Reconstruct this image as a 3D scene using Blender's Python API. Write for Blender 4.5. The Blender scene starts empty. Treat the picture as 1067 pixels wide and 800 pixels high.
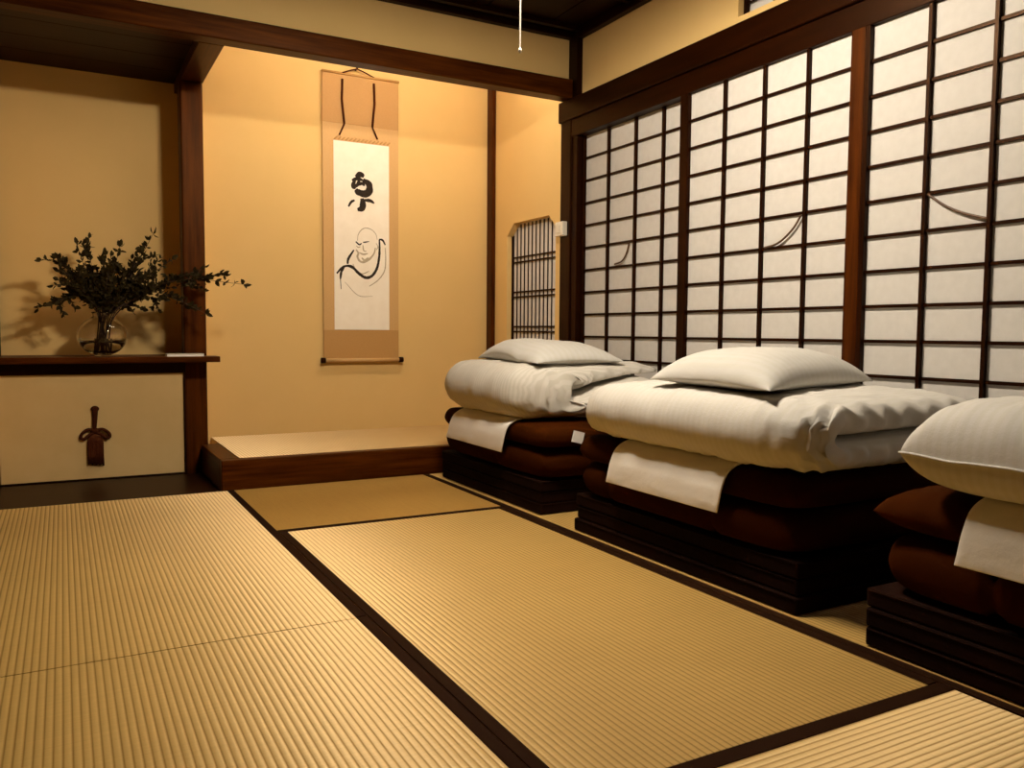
import bpy, bmesh, math, random
from mathutils import Vector, Matrix, noise
random.seed(7)
S = bpy.context.scene
C = S.collection
PI = math.pi

# ------------------------------------------------------------------ materials
def new_mat(name):
    m = bpy.data.materials.new(name); m.use_nodes = True
    nt = m.node_tree; nt.nodes.clear()
    out = nt.nodes.new('ShaderNodeOutputMaterial'); b = nt.nodes.new('ShaderNodeBsdfPrincipled')
    nt.links.new(b.outputs[0], out.inputs[0])
    return m, nt, b, out
def N(nt, t, **k):
    n = nt.nodes.new(t)
    for a, v in k.items(): setattr(n, a, v)
    return n
def ramp(nt, fac, c0, c1, p0=0.3, p1=0.7):
    r = N(nt, 'ShaderNodeValToRGB'); r.color_ramp.elements[0].position = p0; r.color_ramp.elements[1].position = p1
    r.color_ramp.elements[0].color = (*c0, 1); r.color_ramp.elements[1].color = (*c1, 1)
    nt.links.new(fac, r.inputs[0]); return r.outputs[0]
def noise_tex(nt, scale, detail=4, vscale=(1, 1, 1), rough=.55):
    tc = N(nt, 'ShaderNodeTexCoord'); mp = N(nt, 'ShaderNodeMapping'); mp.inputs['Scale'].default_value = vscale
    n = N(nt, 'ShaderNodeTexNoise'); n.inputs['Scale'].default_value = scale; n.inputs['Detail'].default_value = detail
    n.inputs['Roughness'].default_value = rough
    nt.links.new(tc.outputs['Object'], mp.inputs[0]); nt.links.new(mp.outputs[0], n.inputs['Vector'])
    return n.outputs['Fac']
def bump(nt, b, h, dist, strength=1.0):
    n = N(nt, 'ShaderNodeBump'); n.inputs['Distance'].default_value = dist; n.inputs['Strength'].default_value = strength
    nt.links.new(h, n.inputs['Height']); nt.links.new(n.outputs[0], b.inputs['Normal'])
def simple(name, c0, c1=None, scale=20, vscale=(1, 1, 1), rough=.6, bmp=0.0, spec=.5, detail=4):
    m, nt, b, o = new_mat(name)
    c1 = c1 or c0
    f = noise_tex(nt, scale, detail, vscale)
    nt.links.new(ramp(nt, f, c0, c1), b.inputs['Base Color'])
    b.inputs['Roughness'].default_value = rough; b.inputs['Specular IOR Level'].default_value = spec
    if bmp: bump(nt, b, f, bmp)
    return m
def wood(name, c0, c1, axis, rough=.42, spec=.13):
    vs = [14, 14, 14]; vs[axis] = .9
    m, nt, b, o = new_mat(name)
    f = noise_tex(nt, 3.0, 6, tuple(vs), .6)
    nt.links.new(ramp(nt, f, c0, c1, .35, .68), b.inputs['Base Color'])
    b.inputs['Roughness'].default_value = rough; b.inputs['Specular IOR Level'].default_value = spec
    b.inputs['Specular Tint'].default_value = (1, .55, .28, 1)
    bump(nt, b, f, .0006)
    return m
DK0, DK1 = (.007, .0012, .0001), (.014, .0026, .0002)
MD0, MD1 = (.022, .0042, .0003), (.075, .018, .0016)
W = {('d', a): wood('dark_stained_wood_' + 'xyz'[a], DK0, DK1, a) for a in range(3)}
W.update({('m', a): wood('red_brown_wood_' + 'xyz'[a], MD0, MD1, a) for a in range(3)})
M_plaster = simple('sand_plaster', (.72, .485, .185), (.74, .498, .195), 6, rough=.95, spec=.1)
# fine grain bump for the plaster
_nt = M_plaster.node_tree; _b = [n for n in _nt.nodes if n.type == 'BSDF_PRINCIPLED'][0]
bump(_nt, _b, noise_tex(_nt, 260, 3), .0006, .6)
def tatami(name, axis, c0=(.62, .395, .11), c1=(.72, .465, .14), glo=.28):
    # axis = the axis the ribs run ALONG; ribs repeat across the other one
    m, nt, b, o = new_mat(name)
    tc = N(nt, 'ShaderNodeTexCoord'); sx = N(nt, 'ShaderNodeSeparateXYZ'); nt.links.new(tc.outputs['Object'], sx.inputs[0])
    across = sx.outputs[1 - axis]; along = sx.outputs[axis]
    def mth(op, a, v=None, w=None):
        n = N(nt, 'ShaderNodeMath', operation=op)
        if hasattr(a, 'links'): nt.links.new(a, n.inputs[0])
        else: n.inputs[0].default_value = a
        if v is not None:
            if hasattr(v, 'links'): nt.links.new(v, n.inputs[1])
            else: n.inputs[1].default_value = v
        return n.outputs[0]
    s = mth('SINE', mth('MULTIPLY', across, 2 * PI / .0148))
    s = mth('ADD', mth('MULTIPLY', s, .5), .5)
    s = mth('POWER', s, .45)
    strand = mth('ADD', mth('MULTIPLY', mth('SINE', mth('MULTIPLY', along, 2 * PI / .0052)), .5), .5)
    vs = [8, 8, 8]; vs[axis] = 420
    nz = noise_tex(nt, 1.0, 2, tuple(vs))
    big = noise_tex(nt, 2.5, 3)
    col = ramp(nt, nz, c0, c1, .3, .7)
    mx = N(nt, 'ShaderNodeMixRGB', blend_type='MULTIPLY'); mx.inputs[0].default_value = .8
    nt.links.new(col, mx.inputs[1])
    nt.links.new(ramp(nt, s, (.58, .47, .32), (1, 1, 1), .2, .65), mx.inputs[2])
    mx2 = N(nt, 'ShaderNodeMixRGB', blend_type='MULTIPLY'); mx2.inputs[0].default_value = .35
    nt.links.new(mx.outputs[0], mx2.inputs[1]); nt.links.new(ramp(nt, big, (.8, .76, .7), (1, 1, 1)), mx2.inputs[2])
    nt.links.new(mx2.outputs[0], b.inputs['Base Color'])
    b.inputs['Roughness'].default_value = .6; b.inputs['Specular IOR Level'].default_value = .15
    h = mth('ADD', s, mth('MULTIPLY', strand, .12))
    bump(nt, b, h, .0010)
    # rush stalks lie across the ribs: their gloss spreads in the plane at right angles to the stalk
    g = N(nt, 'ShaderNodeBsdfAnisotropic'); g.distribution = 'GGX'
    g.inputs['Roughness'].default_value = .70; g.inputs['Anisotropy'].default_value = .70
    tv = N(nt, 'ShaderNodeCombineXYZ'); tv.inputs[1 - axis].default_value = 1.0
    nt.links.new(tv.outputs[0], g.inputs['Tangent'])
    mg = N(nt, 'ShaderNodeMixRGB', blend_type='MULTIPLY'); mg.inputs[0].default_value = 1
    nt.links.new(ramp(nt, s, (.55, .5, .42), (1, 1, 1), .2, .65), mg.inputs[1]); mg.inputs[2].default_value = (1.0, .77, .47, 1)
    nt.links.new(mg.outputs[0], g.inputs['Color'])
    bn = N(nt, 'ShaderNodeBump'); bn.inputs['Distance'].default_value = .0004; nt.links.new(h, bn.inputs['Height']); nt.links.new(bn.outputs[0], g.inputs['Normal'])
    mx3 = N(nt, 'ShaderNodeMixShader'); mx3.inputs[0].default_value = glo
    nt.links.new(b.outputs[0], mx3.inputs[1]); nt.links.new(g.outputs[0], mx3.inputs[2]); nt.links.new(mx3.outputs[0], o.inputs[0])
    return m
M_tat_y = tatami('woven_rush_lengthwise', 1)
M_tat_x_dim = tatami('woven_rush_crosswise_dimmed', 0, (.47, .275, .062), (.55, .33, .082), .22)  # same rush, colour lowered to stand in for its weak sheen at grazing view
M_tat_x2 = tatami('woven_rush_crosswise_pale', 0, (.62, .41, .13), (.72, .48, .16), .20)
M_core = simple('straw_core', (.36, .24, .09), (.42, .29, .12), 60, rough=.9)
M_heri = simple('dark_brown_cloth_edging', (.012, .0040, .0010), (.018, .0060, .0016), 300, rough=.9, bmp=.0003, spec=.05)
M_paper, nt, b, o = new_mat('shoji_paper')
f = noise_tex(nt, 35, 5, (1, 1, 1))
nt.links.new(ramp(nt, f, (.62, .59, .545), (.66, .63, .585), .3, .7), b.inputs['Base Color'])
b.inputs['Roughness'].default_value = .8; b.inputs['Specular IOR Level'].default_value = .15
bump(nt, b, f, .0004)
M_scrollpaper = simple('aged_white_scroll_paper', (.88, .79, .64), (.93, .85, .71), 14, rough=.9, spec=.1)
def silk(name, c0, c1):
    m, nt, b, o = new_mat(name)
    f = noise_tex(nt, 90, 3, (1, 1, 6))
    nt.links.new(ramp(nt, f, c0, c1), b.inputs['Base Color']); b.inputs['Roughness'].default_value = .55
    b.inputs['Specular IOR Level'].default_value = .3; bump(nt, b, f, .0004)
    return m
M_silk = silk('tan_silk_mounting', (.54, .32, .115), (.62, .38, .15))
M_silk_d = silk('brown_silk_mounting', (.44, .235, .07), (.50, .28, .09))
M_ink = simple('black_ink', (.012, .008, .005), (.03, .02, .012), 60, rough=.8, spec=.2)
M_ink_l = simple('pale_grey_ink', (.40, .33, .22), (.52, .44, .31), 60, rough=.9, spec=.1)
M_cord = simple('dark_brown_cord', (.035, .0075, .0015), (.065, .015, .003), 200, rough=.85, spec=.08)
M_fusuma = simple('beige_sliding_door_paper', (.62, .43, .18), (.66, .465, .205), 8, rough=.85, spec=.15)
def cotton(name, c0, c1, stripe_axis=None, stripe=.0, rough=.75, mult=.82, spec=.06):
    m, nt, b, o = new_mat(name)
    f = noise_tex(nt, 3, 4)
    col = ramp(nt, f, c0, c1)
    weave = noise_tex(nt, 28, 5, (1, 1, 1), .6)
    if stripe_axis is not None:
        tc = N(nt, 'ShaderNodeTexCoord'); sx = N(nt, 'ShaderNodeSeparateXYZ'); nt.links.new(tc.outputs['Object'], sx.inputs[0])
        q = N(nt, 'ShaderNodeMath', operation='MULTIPLY'); q.inputs[1].default_value = 2 * PI / stripe
        nt.links.new(sx.outputs[stripe_axis], q.inputs[0])
        s = N(nt, 'ShaderNodeMath', operation='SINE'); nt.links.new(q.outputs[0], s.inputs[0])
        mr = N(nt, 'ShaderNodeMapRange'); mr.inputs[1].default_value = -.3; mr.inputs[2].default_value = .3
        nt.links.new(s.outputs[0], mr.inputs[0])
        mx = N(nt, 'ShaderNodeMixRGB', blend_type='MULTIPLY'); mx.inputs[0].default_value = 1
        nt.links.new(col, mx.inputs[1]); nt.links.new(ramp(nt, mr.outputs[0], (mult, mult, mult * .97), (1, 1, 1), 0, 1), mx.inputs[2])
        col = mx.outputs[0]
    nt.links.new(col, b.inputs['Base Color']); b.inputs['Roughness'].default_value = rough
    b.inputs['Specular IOR Level'].default_value = spec
    bump(nt, b, weave, .004, .4)
    return m
M_white = cotton('white_sateen_cotton', (.64, .61, .56), (.68, .65, .60), 1, .022, .6, .965)
M_white_st = cotton('white_striped_cotton', (.62, .585, .52), (.68, .64, .575), 1, .016, .65, .90)
M_pillow = cotton('white_pillow_cotton', (.57, .55, .51), (.61, .59, .55), 0, .03, .6, .97)
M_linen = cotton('plain_white_linen', (.86, .82, .76), (.90, .87, .81))
M_brown = cotton('dark_brown_cotton', (.021, .0044, .0001), (.031, .0066, .0002), rough=.9, spec=.02)
M_brown2 = cotton('black_brown_cotton', (.0060, .0012, .0001), (.0095, .0020, .0002), rough=.85)
M_plastic = simple('white_plastic', (.75, .68, .55), rough=.4)
M_whitecord = simple('white_cord', (.85, .78, .66), rough=.6)
M_leaf = simple('dark_green_leaf', (.016, .011, .002), (.034, .022, .004), 50, rough=.7, spec=.12)
M_twig = simple('brown_twig', (.035, .016, .006), (.06, .028, .010), 60, rough=.8)
M_bamboo = simple('split_bamboo', (.07, .030, .010), (.11, .05, .016), 60, rough=.5)
M_glass, nt, b, o = new_mat('clear_glass')
b.inputs['Transmission Weight'].default_value = 1; b.inputs['Roughness'].default_value = .02; b.inputs['IOR'].default_value = 1.47
b.inputs['Base Color'].default_value = (.97, .95, .9, 1)
M_water, nt, b, o = new_mat('water')
b.inputs['Transmission Weight'].default_value = 1; b.inputs['Roughness'].default_value = 0; b.inputs['IOR'].default_value = 1.33
b.inputs['Base Color'].default_value = (.95, .92, .84, 1)
def emis(name, col, st):
    m, nt, b, o = new_mat(name)
    b.inputs['Base Color'].default_value = (.8, .8, .8, 1)
    b.inputs['Emission Color'].default_value = (*col, 1); b.inputs['Emission Strength'].default_value = st
    return m
M_shade = simple('lamp_shade_paper', (.8, .72, .58), rough=.8)

# ------------------------------------------------------------------ geometry helpers
def tag(o, label=None, cat=None, group=None, kind=None):
    if label: o['label'] = label
    if cat: o['category'] = cat
    if group: o['group'] = group
    if kind: o['kind'] = kind
    return o
ORG = {}
def thing(name, loc, label, cat, group=None):
    o = bpy.data.objects.new(name, None); C.objects.link(o); o.location = loc; o.empty_display_size = .1
    ORG[o] = Vector(loc)
    return tag(o, label, cat, group)
def obj(name, bm, mat, parent=None, smooth=False, bevel=0, sub=0):
    """bm holds world coordinates; the mesh is stored relative to its thing's base"""
    if parent is not None: org = ORG[parent]
    else:
        vs = [v.co for v in bm.verts]
        org = Vector(((min(v.x for v in vs) + max(v.x for v in vs)) / 2, (min(v.y for v in vs) + max(v.y for v in vs)) / 2, min(v.z for v in vs)))
    bmesh.ops.translate(bm, verts=bm.verts, vec=-org)
    bmesh.ops.recalc_face_normals(bm, faces=bm.faces)
    me = bpy.data.meshes.new(name); bm.to_mesh(me); bm.free()
    for mm in (mat if isinstance(mat, (list, tuple)) else [mat]): me.materials.append(mm)
    o = bpy.data.objects.new(name, me); C.objects.link(o)
    if parent is not None: o.parent = parent
    else: o.location = org
    ORG[o] = org.copy()
    if smooth:
        for p in me.polygons: p.use_smooth = True
    if bevel:
        md = o.modifiers.new('bevel', 'BEVEL'); md.width = bevel; md.segments = 2; md.limit_method = 'ANGLE'
    if sub:
        md = o.modifiers.new('sub', 'SUBSURF'); md.levels = sub; md.render_levels = sub
    return o
def struct(name, bm, mat, parent=None, **k):
    o = obj(name, bm, mat, parent, **k)
    if parent is None: o['kind'] = 'structure'
    return o
def B(): return bmesh.new()
def box(bm, x0, x1, y0, y1, z0, z1):
    r = bmesh.ops.create_cube(bm, size=1)
    bmesh.ops.scale(bm, verts=r['verts'], vec=(abs(x1 - x0), abs(y1 - y0), abs(z1 - z0)))
    bmesh.ops.translate(bm, verts=r['verts'], vec=((x0 + x1) / 2, (y0 + y1) / 2, (z0 + z1) / 2))
    return bm
def bx(*a): return box(B(), *a)
def prism(bm, pts, axis, a0, a1):
    """extrude a 2D polygon along an axis (0: pts are y,z  1: pts are x,z  2: pts are x,y)"""
    def P(p, a): return [(a, p[0], p[1]), (p[0], a, p[1]), (p[0], p[1], a)][axis]
    v0 = [bm.verts.new(P(p, a0)) for p in pts]; v1 = [bm.verts.new(P(p, a1)) for p in pts]
    bm.faces.new(v0); bm.faces.new(v1[::-1])
    n = len(pts)
    for i in range(n): bm.faces.new((v0[i], v0[(i + 1) % n], v1[(i + 1) % n], v1[i]))
    return bm
def catmull(P, n=8):
    P = [Vector(p) for p in P]
    if len(P) < 3: return P
    Q = [2 * P[0] - P[1]] + P + [2 * P[-1] - P[-2]]
    out = []
    for i in range(1, len(Q) - 2):
        for k in range(n):
            t = k / n; a, b_, c, d = Q[i - 1], Q[i], Q[i + 1], Q[i + 2]
            out.append(.5 * ((2 * b_) + (c - a) * t + (2 * a - 5 * b_ + 4 * c - d) * t * t + (3 * b_ - a - 3 * c + d) * t ** 3))
    out.append(P[-1]); return out
def tube(bm, P, r, seg=8, close=True):
    P = [Vector(p) for p in P]; n = len(P); rings = []
    R = r if callable(r) else (lambda t: r)
    up = Vector((.13, .27, .95)).normalized()
    for i, p in enumerate(P):
        d = (P[min(i + 1, n - 1)] - P[max(i - 1, 0)]).normalized()
        a = d.cross(up)
        if a.length < .05: a = d.cross(Vector((1, 0, 0)))
        a.normalize(); b_ = d.cross(a).normalized(); rr = R(i / (n - 1))
        rings.append([bm.verts.new(p + rr * (math.cos(2 * PI * k / seg) * a + math.sin(2 * PI * k / seg) * b_)) for k in range(seg)])
    for i in range(n - 1):
        for k in range(seg):
            bm.faces.new((rings[i][k], rings[i][(k + 1) % seg], rings[i + 1][(k + 1) % seg], rings[i + 1][k]))
    if close: bm.faces.new(rings[0][::-1]); bm.faces.new(rings[-1])
    return bm
def lathe(bm, prof, cx, cy, seg=48):
    rings = []
    for r, z in prof:
        if r < 1e-5: rings.append([bm.verts.new((cx, cy, z))])
        else: rings.append([bm.verts.new((cx + r * math.cos(2 * PI * k / seg), cy + r * math.sin(2 * PI * k / seg), z)) for k in range(seg)])
    for a, b_ in zip(rings, rings[1:]):
        if len(a) == 1 and len(b_) == 1: continue
        for k in range(seg):
            k2 = (k + 1) % seg
            if len(a) == 1: bm.faces.new((a[0], b_[k2], b_[k]))
            elif len(b_) == 1: bm.faces.new((a[k], a[k2], b_[0]))
            else: bm.faces.new((a[k], a[k2], b_[k2], b_[k]))
    return bm
def fn(x, y, z, o=3):
    s, a, t = 0, 1, 0
    for i in range(o):
        s += a * noise.noise(Vector((x, y, z)) * (2 ** i)); t += a; a *= .5
    return s / t

# ------------------------------------------------------------------ room shell
XR = 2.43      # right room wall, plaster face
YB = 4.70      # alcove back wall
ZC = 2.30      # ceiling
ZB = 1.95      # underside of the great cross beam
struct('floor', bx(-1.9, 2.6, -1.6, 4.8, -.12, -.052), W['m', 1])
# ceiling boards with battens
bm = B()
for k in range(12):
    x0 = -1.9 + k * .375
    box(bm, x0 + .003, x0 + .372, -1.6, 3.80, ZC, ZC + .012)
bat = B()
for k in range(13): box(bat, -1.9, 2.5, -1.50 + k * .43, -1.472 + k * .43, ZC - .022, ZC - .0005)
ce = struct('ceiling', bm, W['d', 1])
struct('ceiling_batten', bat, W['d', 0], ce)
struct('ceiling_upper', bx(-1.9, 2.6, -1.6, 4.8, 2.5, 2.56), W['d', 0])['kind'] = 'structure'
# walls
struct('wall_back', bx(-.30, 2.50, YB, YB + .08, -.05, 2.5), M_plaster)
struct('wall_back_upper', bx(-1.9, 2.50, 3.775, 3.835, 2.045, 2.5), M_plaster)
struct('wall_back_left', bx(-1.9, -.29, 3.83, 3.90, -.05, 2.045), M_plaster)
struct('wall_bay_left', bx(-.37, -.29, 3.90, YB, -.05, 2.045), M_plaster)
struct('wall_bay_partition', bx(.598, .644, 4.531, YB, -.05, 1.949), M_plaster)
struct('wall_alcove_left_upper', bx(.56, .63, 3.836, YB, 2.055, 2.5), M_plaster)
struct('wall_left', bx(-1.98, -1.9, -1.6, 3.9, -.05, 2.5), W['m', 2])
struct('wall_rear', bx(-1.98, 2.6, -1.68, -1.6, -.05, 2.5), W['m', 2])
# alcove side wall with a chamfered lattice opening
XA = 2.41; XA2 = 2.49
ya, yb = 4.474, 3.908; zt, zm, zb_ = 1.372, 1.302, .62
ch1, ch2 = 4.39, 3.985
bm = B()
prism(bm, [(ya, -.05), (YB, -.05), (YB, 2.5), (ya, 2.5)], 0, XA, XA2)
prism(bm, [(3.84, -.05), (yb, -.05), (yb, 2.5), (3.84, 2.5)], 0, XA, XA2)
prism(bm, [(yb, -.05), (ya, -.05), (ya, zb_), (yb, zb_)], 0, XA, XA2)
prism(bm, [(yb, zm), (ch2, zt), (ch1, zt), (ya, zm), (ya, 2.5), (yb, 2.5)], 0, XA, XA2)
struct('wall_alcove_right', bm, M_plaster)
w1 = thing('window_1', (2.45, 4.19, zb_), None, None); w1['kind'] = 'structure'
bm = B()
npl = 13
for k in range(npl):
    y = yb + .012 + (ya - yb - .024) * k / (npl - 1)
    top = zt - .004 if ch2 < y < ch1 else (zm + (zt - zm) * ((y - yb) / (ch2 - yb) if y < ch2 else (ya - y) / (ya - ch1)) - .006)
    box(bm, 2.448, 2.452, y - .0042, y + .0042, zb_, top)
for z in (.72, .75, .93, .96, 1.14, 1.17):
    box(bm, 2.445, 2.4482, yb, ya, z - .005, z + .005)
struct('lattice', bm, W['d', 2], w1)
struct('paper_screen', bx(2.4525, 2.455, yb, ya, zb_, zt), M_paper, w1)
bm = B()
box(bm, 2.442, 2.456, ya - .010, ya, zb_, zm); box(bm, 2.442, 2.456, yb, yb + .010, zb_, zm)
box(bm, 2.442, 2.456, yb, ya, zb_, zb_ + .015)
struct('window_frame', bm, W['d', 2], w1)
# right room wall above the screens, with a transom opening
ty0, ty1, tz0, tz1 = 1.30, 2.555, 1.995, 2.20
bm = B()
box(bm, XR, XR + .07, ty1, 3.75, 1.93, 2.5); box(bm, XR, XR + .07, -1.6, ty0, 1.93, 2.5)
box(bm, XR, XR + .07, ty0, ty1, 1.93, tz0); box(bm, XR, XR + .07, ty0, ty1, tz1, 2.5)
struct('wall_right_upper', bm, M_plaster)
w2 = thing('window_2', (XR + .05, 1.93, tz0), None, None); w2['kind'] = 'structure'
struct('paper_screen', bx(XR + .054, XR + .058, ty0, ty1, tz0, tz1), M_paper, w2)
bm = B()
box(bm, XR + .030, XR + .05, ty1 - .014, ty1, tz0, tz1); box(bm, XR + .030, XR + .05, ty0, ty0 + .014, tz0, tz1)
box(bm, XR + .030, XR + .05, ty0, ty1, tz1 - .014, tz1)
struct('window_frame', bm, W['d', 2], w2)
bm = B()
for k in range(1, 8):
    y = ty1 - k * .155
    for d in (0, .022): box(bm, XR + .036, XR + .046, y - d - .005, y - d + .005, tz0 + .022, tz1 - .014)
box(bm, XR + .036, XR + .046, ty0, ty1, tz0 + .055, tz0 + .062)
struct('lattice', bm, W['d', 2], w2)
struct('wall_right', bx(2.44, 2.51, -1.6, -.02, -.05, 1.93), M_plaster)
struct('wall_outer', bx(2.60, 2.66, -1.6, 4.8, -.12, 2.5), M_plaster)
# timber of the shell
T = [0]
def trim(bm, m, bevel=.003):
    T[0] += 1
    return struct('trim_%d' % T[0], bm, m, bevel=bevel)
trim(bx(-1.9, 2.395, 3.725, 3.815, ZB, 2.048), W['m', 0], .006)                # cross beam over the alcove
trim(bx(.545, .650, 3.815, YB - .001, ZB, 2.055), W['m', 1])                        # short beam to the alcove post
alcove_post = bx(.539, .646, 4.42, 4.53, -.05, ZB)
trim(alcove_post, W['m', 2], .008)
trim(bx(-.29, -.262, 4.66, YB, .56, 2.0), W['d', 2])                           # jamb at the far left of the bay
bm = B()
for k in range(4): box(bm, -.30, .552, 3.816 + k * .222, 3.816 + k * .222 + .219, 2.0, 2.012)
box(bm, -.30, .5598, 3.816, YB - .001, 2.0125, 2.03)
trim(bm, W['d', 0], .001)                                                      # lowered boards over the bay
trim(bx(2.383, 2.411, 4.63, YB - .001, -.04, 2.5), W['m', 2])                  # slim post in the alcove corner
trim(bx(2.393, 2.493, 3.738, 3.84, -.05, 1.93), W['d', 2], .006)               # corner post
trim(bx(2.402, 2.47, 3.688, 3.737, -.05, 1.752), W['d', 2])                    # jamb of the screens
trim(bx(2.398, 2.440, 3.69, 3.774, 1.951, ZC), W['d', 2])                      # slim post above the rail
trim(bx(2.383, 2.430, -1.59, 3.852, 1.842, 1.950), W['d', 1], .005)            # deep rail over the screens
trim(bx(2.397, 2.475, -.02, 3.737, 1.752, 1.841), W['d', 1])                   # head rail of the screens
trim(bx(2.397, 2.475, -.02, 3.686, -.05, -.004), W['m', 1])                    # sill track
trim(bx(2.40, 2.50, -.12, -.021, -.05, 1.841), W['m', 2])                      # post behind the last screen
trim(bx(-1.9, 2.43, 3.735, 3.774, 2.262, ZC - .001), W['d', 0])                # ceiling moulding, back
trim(bx(2.392, 2.4295, -1.6, 3.689, 2.250, ZC - .001), W['d', 1])              # ceiling moulding, right
trim(bx(-.262, .60, 3.805, 4.355, -.05, -.002), W['d', 0])                     # floor board of the bay

# ------------------------------------------------------------------ shoji screens
pitch = .1173
def shoji(n, y_hi, y_lo, xf, cols, stiles, twig, fr='d', split=False):
    d = thing('door_%d' % n, (xf + .015, (y_hi + y_lo) / 2, 0.0), None, None); d['kind'] = 'structure'
    bm = B()
    sl, sr = stiles
    box(bm, xf, xf + .030, y_hi - sl, y_hi, 0, 1.79); box(bm, xf, xf + .030, y_lo, y_lo + sr, 0, 1.79)
    box(bm, xf + .001, xf + .029, y_lo + sr, y_hi - sl, 1.7515, 1.79); box(bm, xf + .001, xf + .029, y_lo + sr, y_hi - sl, 0, .052)
    struct('frame', bm, W[fr, 2], d, bevel=.002)
    if split: struct('stile', bx(xf - .0005, xf + .0305, y_lo - .0002, y_lo + sr + .0002, .0, 1.79), W['m', 2], d, bevel=.002)
    bm = B()
    z = 1.7515 - pitch
    while z > .08:
        box(bm, xf + .011, xf + .0195, y_lo + sr, y_hi - sl, z - .0055, z + .0055); z -= pitch
    for y in cols: box(bm, xf + .004, xf + .0195, y - .006, y + .006, .052, 1.7515)
    struct('lattice', bm, W['d', 1], d)
    struct('paper_screen', bx(xf + .020, xf + .0222, y_lo + sr, y_hi - sl, .052, 1.7515), M_paper, d)
    if twig:
        P = catmull([(xf + .008, y, z) for y, z in twig], 8)
        struct('bamboo_strip', tube(B(), P, .0042, 6), M_bamboo, d, smooth=True)
    return d
shoji(1, 3.706, 2.80, 2.434, (3.463, 3.239, 3.031), (.03, .05), [(3.276, 1.157), (3.300, 1.105), (3.335, 1.072), (3.395, 1.061)])
shoji(2, 2.863, 1.917, 2.398, (2.594, 2.377, 2.164), (.052, .056), [(2.178, 1.157), (2.211, 1.115), (2.256, 1.080), (2.300, 1.060), (2.355, 1.052)], split=True)
shoji(3, 1.916, .975, 2.398, (1.683, 1.472, 1.262), (.018, .052), [(1.672, 1.162), (1.614, 1.119), (1.551, 1.088), (1.474, 1.062)])
shoji(4, 1.02, .0, 2.434, (.79, .56, .33), (.05, .05), None)

# ------------------------------------------------------------------ tatami mats
def mat_(x0, x1, y0, y1, m, edges, label, hw=.028, group='woven rush floor mats'):
    g = .0013
    x0 += g; x1 -= g; y0 += g; y1 -= g
    t = thing('tatami_mat', ((x0 + x1) / 2, (y0 + y1) / 2, -.052), label, 'floor mat', group)
    obj('mat_core', bx(x0, x1, y0, y1, -.0515, -.004), M_core, t)
    obj('woven_cover', bx(x0, x1, y0, y1, -.0038, 0), m, t, bevel=.001)
    for e in edges:
        r = {'x0': (x0, x0 + hw, y0, y1), 'x1': (x1 - hw, x1, y0, y1), 'y0': (x0, x1, y0, y0 + hw), 'y1': (x0, x1, y1 - hw, y1)}[e]
        obj('cloth_border', bx(*r, -.003, .0022), M_heri, t, bevel=.001)
    return t
mat_(-.27, .660, 1.957, 3.80, M_tat_y, ('x0', 'x1'), 'long rush floor mat at left in front of the tasselled cupboard door')
mat_(-.27, .660, .10, 1.956, M_tat_y, ('x0', 'x1'), 'long rush floor mat in the lower left corner of the photo nearest the viewer')
mat_(.660, 1.575, 1.030, 2.925, M_tat_y, ('x0', 'x1'), 'long rush floor mat in the middle of the room, brightest in the lamp light')
mat_(.660, 1.575, 2.926, 3.80, M_tat_x_dim, ('y0',), 'darker half-size rush floor mat against the wooden step of the alcove')
mat_(.660, 1.575, .10, 1.029, M_tat_x2, ('y1', 'y0'), 'pale rush floor mat at lower right with ribs running sideways', .036)
mat_(1.575, 2.396, 1.90, 3.80, M_tat_y, ('x0',), 'rush floor mat mostly hidden beneath the two farther bedding stacks')
mat_(1.575, 2.396, .00, 1.899, M_tat_y, ('x0',), 'rush floor mat mostly hidden beneath the nearest bedding stack')

# ------------------------------------------------------------------ alcove platform
t = thing('alcove_platform', (1.5, 4.24, -.05), 'low dark wooden alcove step topped with a pale rush mat beneath the hanging scroll', 'platform')
obj('front_board', bx(.612, 2.392, 3.815, 3.870, -.05, .134), W['m', 0], t, bevel=.004)
bm = bx(.612, .700, 3.872, 4.418, -.05, .134); obj('side_board', bm, W['m', 1], t, bevel=.003)
obj('rush_mat', bx(.702, 2.392, 3.872, YB - .002, .02, .1325), tatami('fine_rush', 1, (.60, .42, .17), (.70, .50, .22)), t)

# ------------------------------------------------------------------ bay cupboard with a shelf
t = thing('alcove_cupboard', (.13, 4.5, 0), 'low built-in cupboard with beige paper door and dark shelf top, left of the post', 'cupboard')
bm = B()
prism(bm, [(-.261, 4.290), (.690, 4.290), (.690, 4.418), (.537, 4.418), (.537, 4.532), (.597, 4.532), (.597, YB - .001), (-.261, YB - .001)], 2, .558, .587)
obj('shelf_top', bm, W['m', 0], t, bevel=.003)
bm = B(); box(bm, -.261, .537, 4.372, 4.42, .503, .557); box(bm, .526, .537, 4.373, 4.42, .0, .503); box(bm, -.261, .537, 4.373, 4.42, -.001, .004)
obj('frame', bm, W['d', 0], t, bevel=.002)
bm = B(); box(bm, -.261, .53, 4.43, 4.69, .0, .01); box(bm, -.261, .53, 4.675, 4.697, .01, .55)
obj('carcass', bm, W['d', 0], t)
dr = obj('sliding_door', bx(-.261, .526, 4.384, 4.404, .004, .503), M_fusuma, t); dr['label'] = 'beige paper sliding door'
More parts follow.
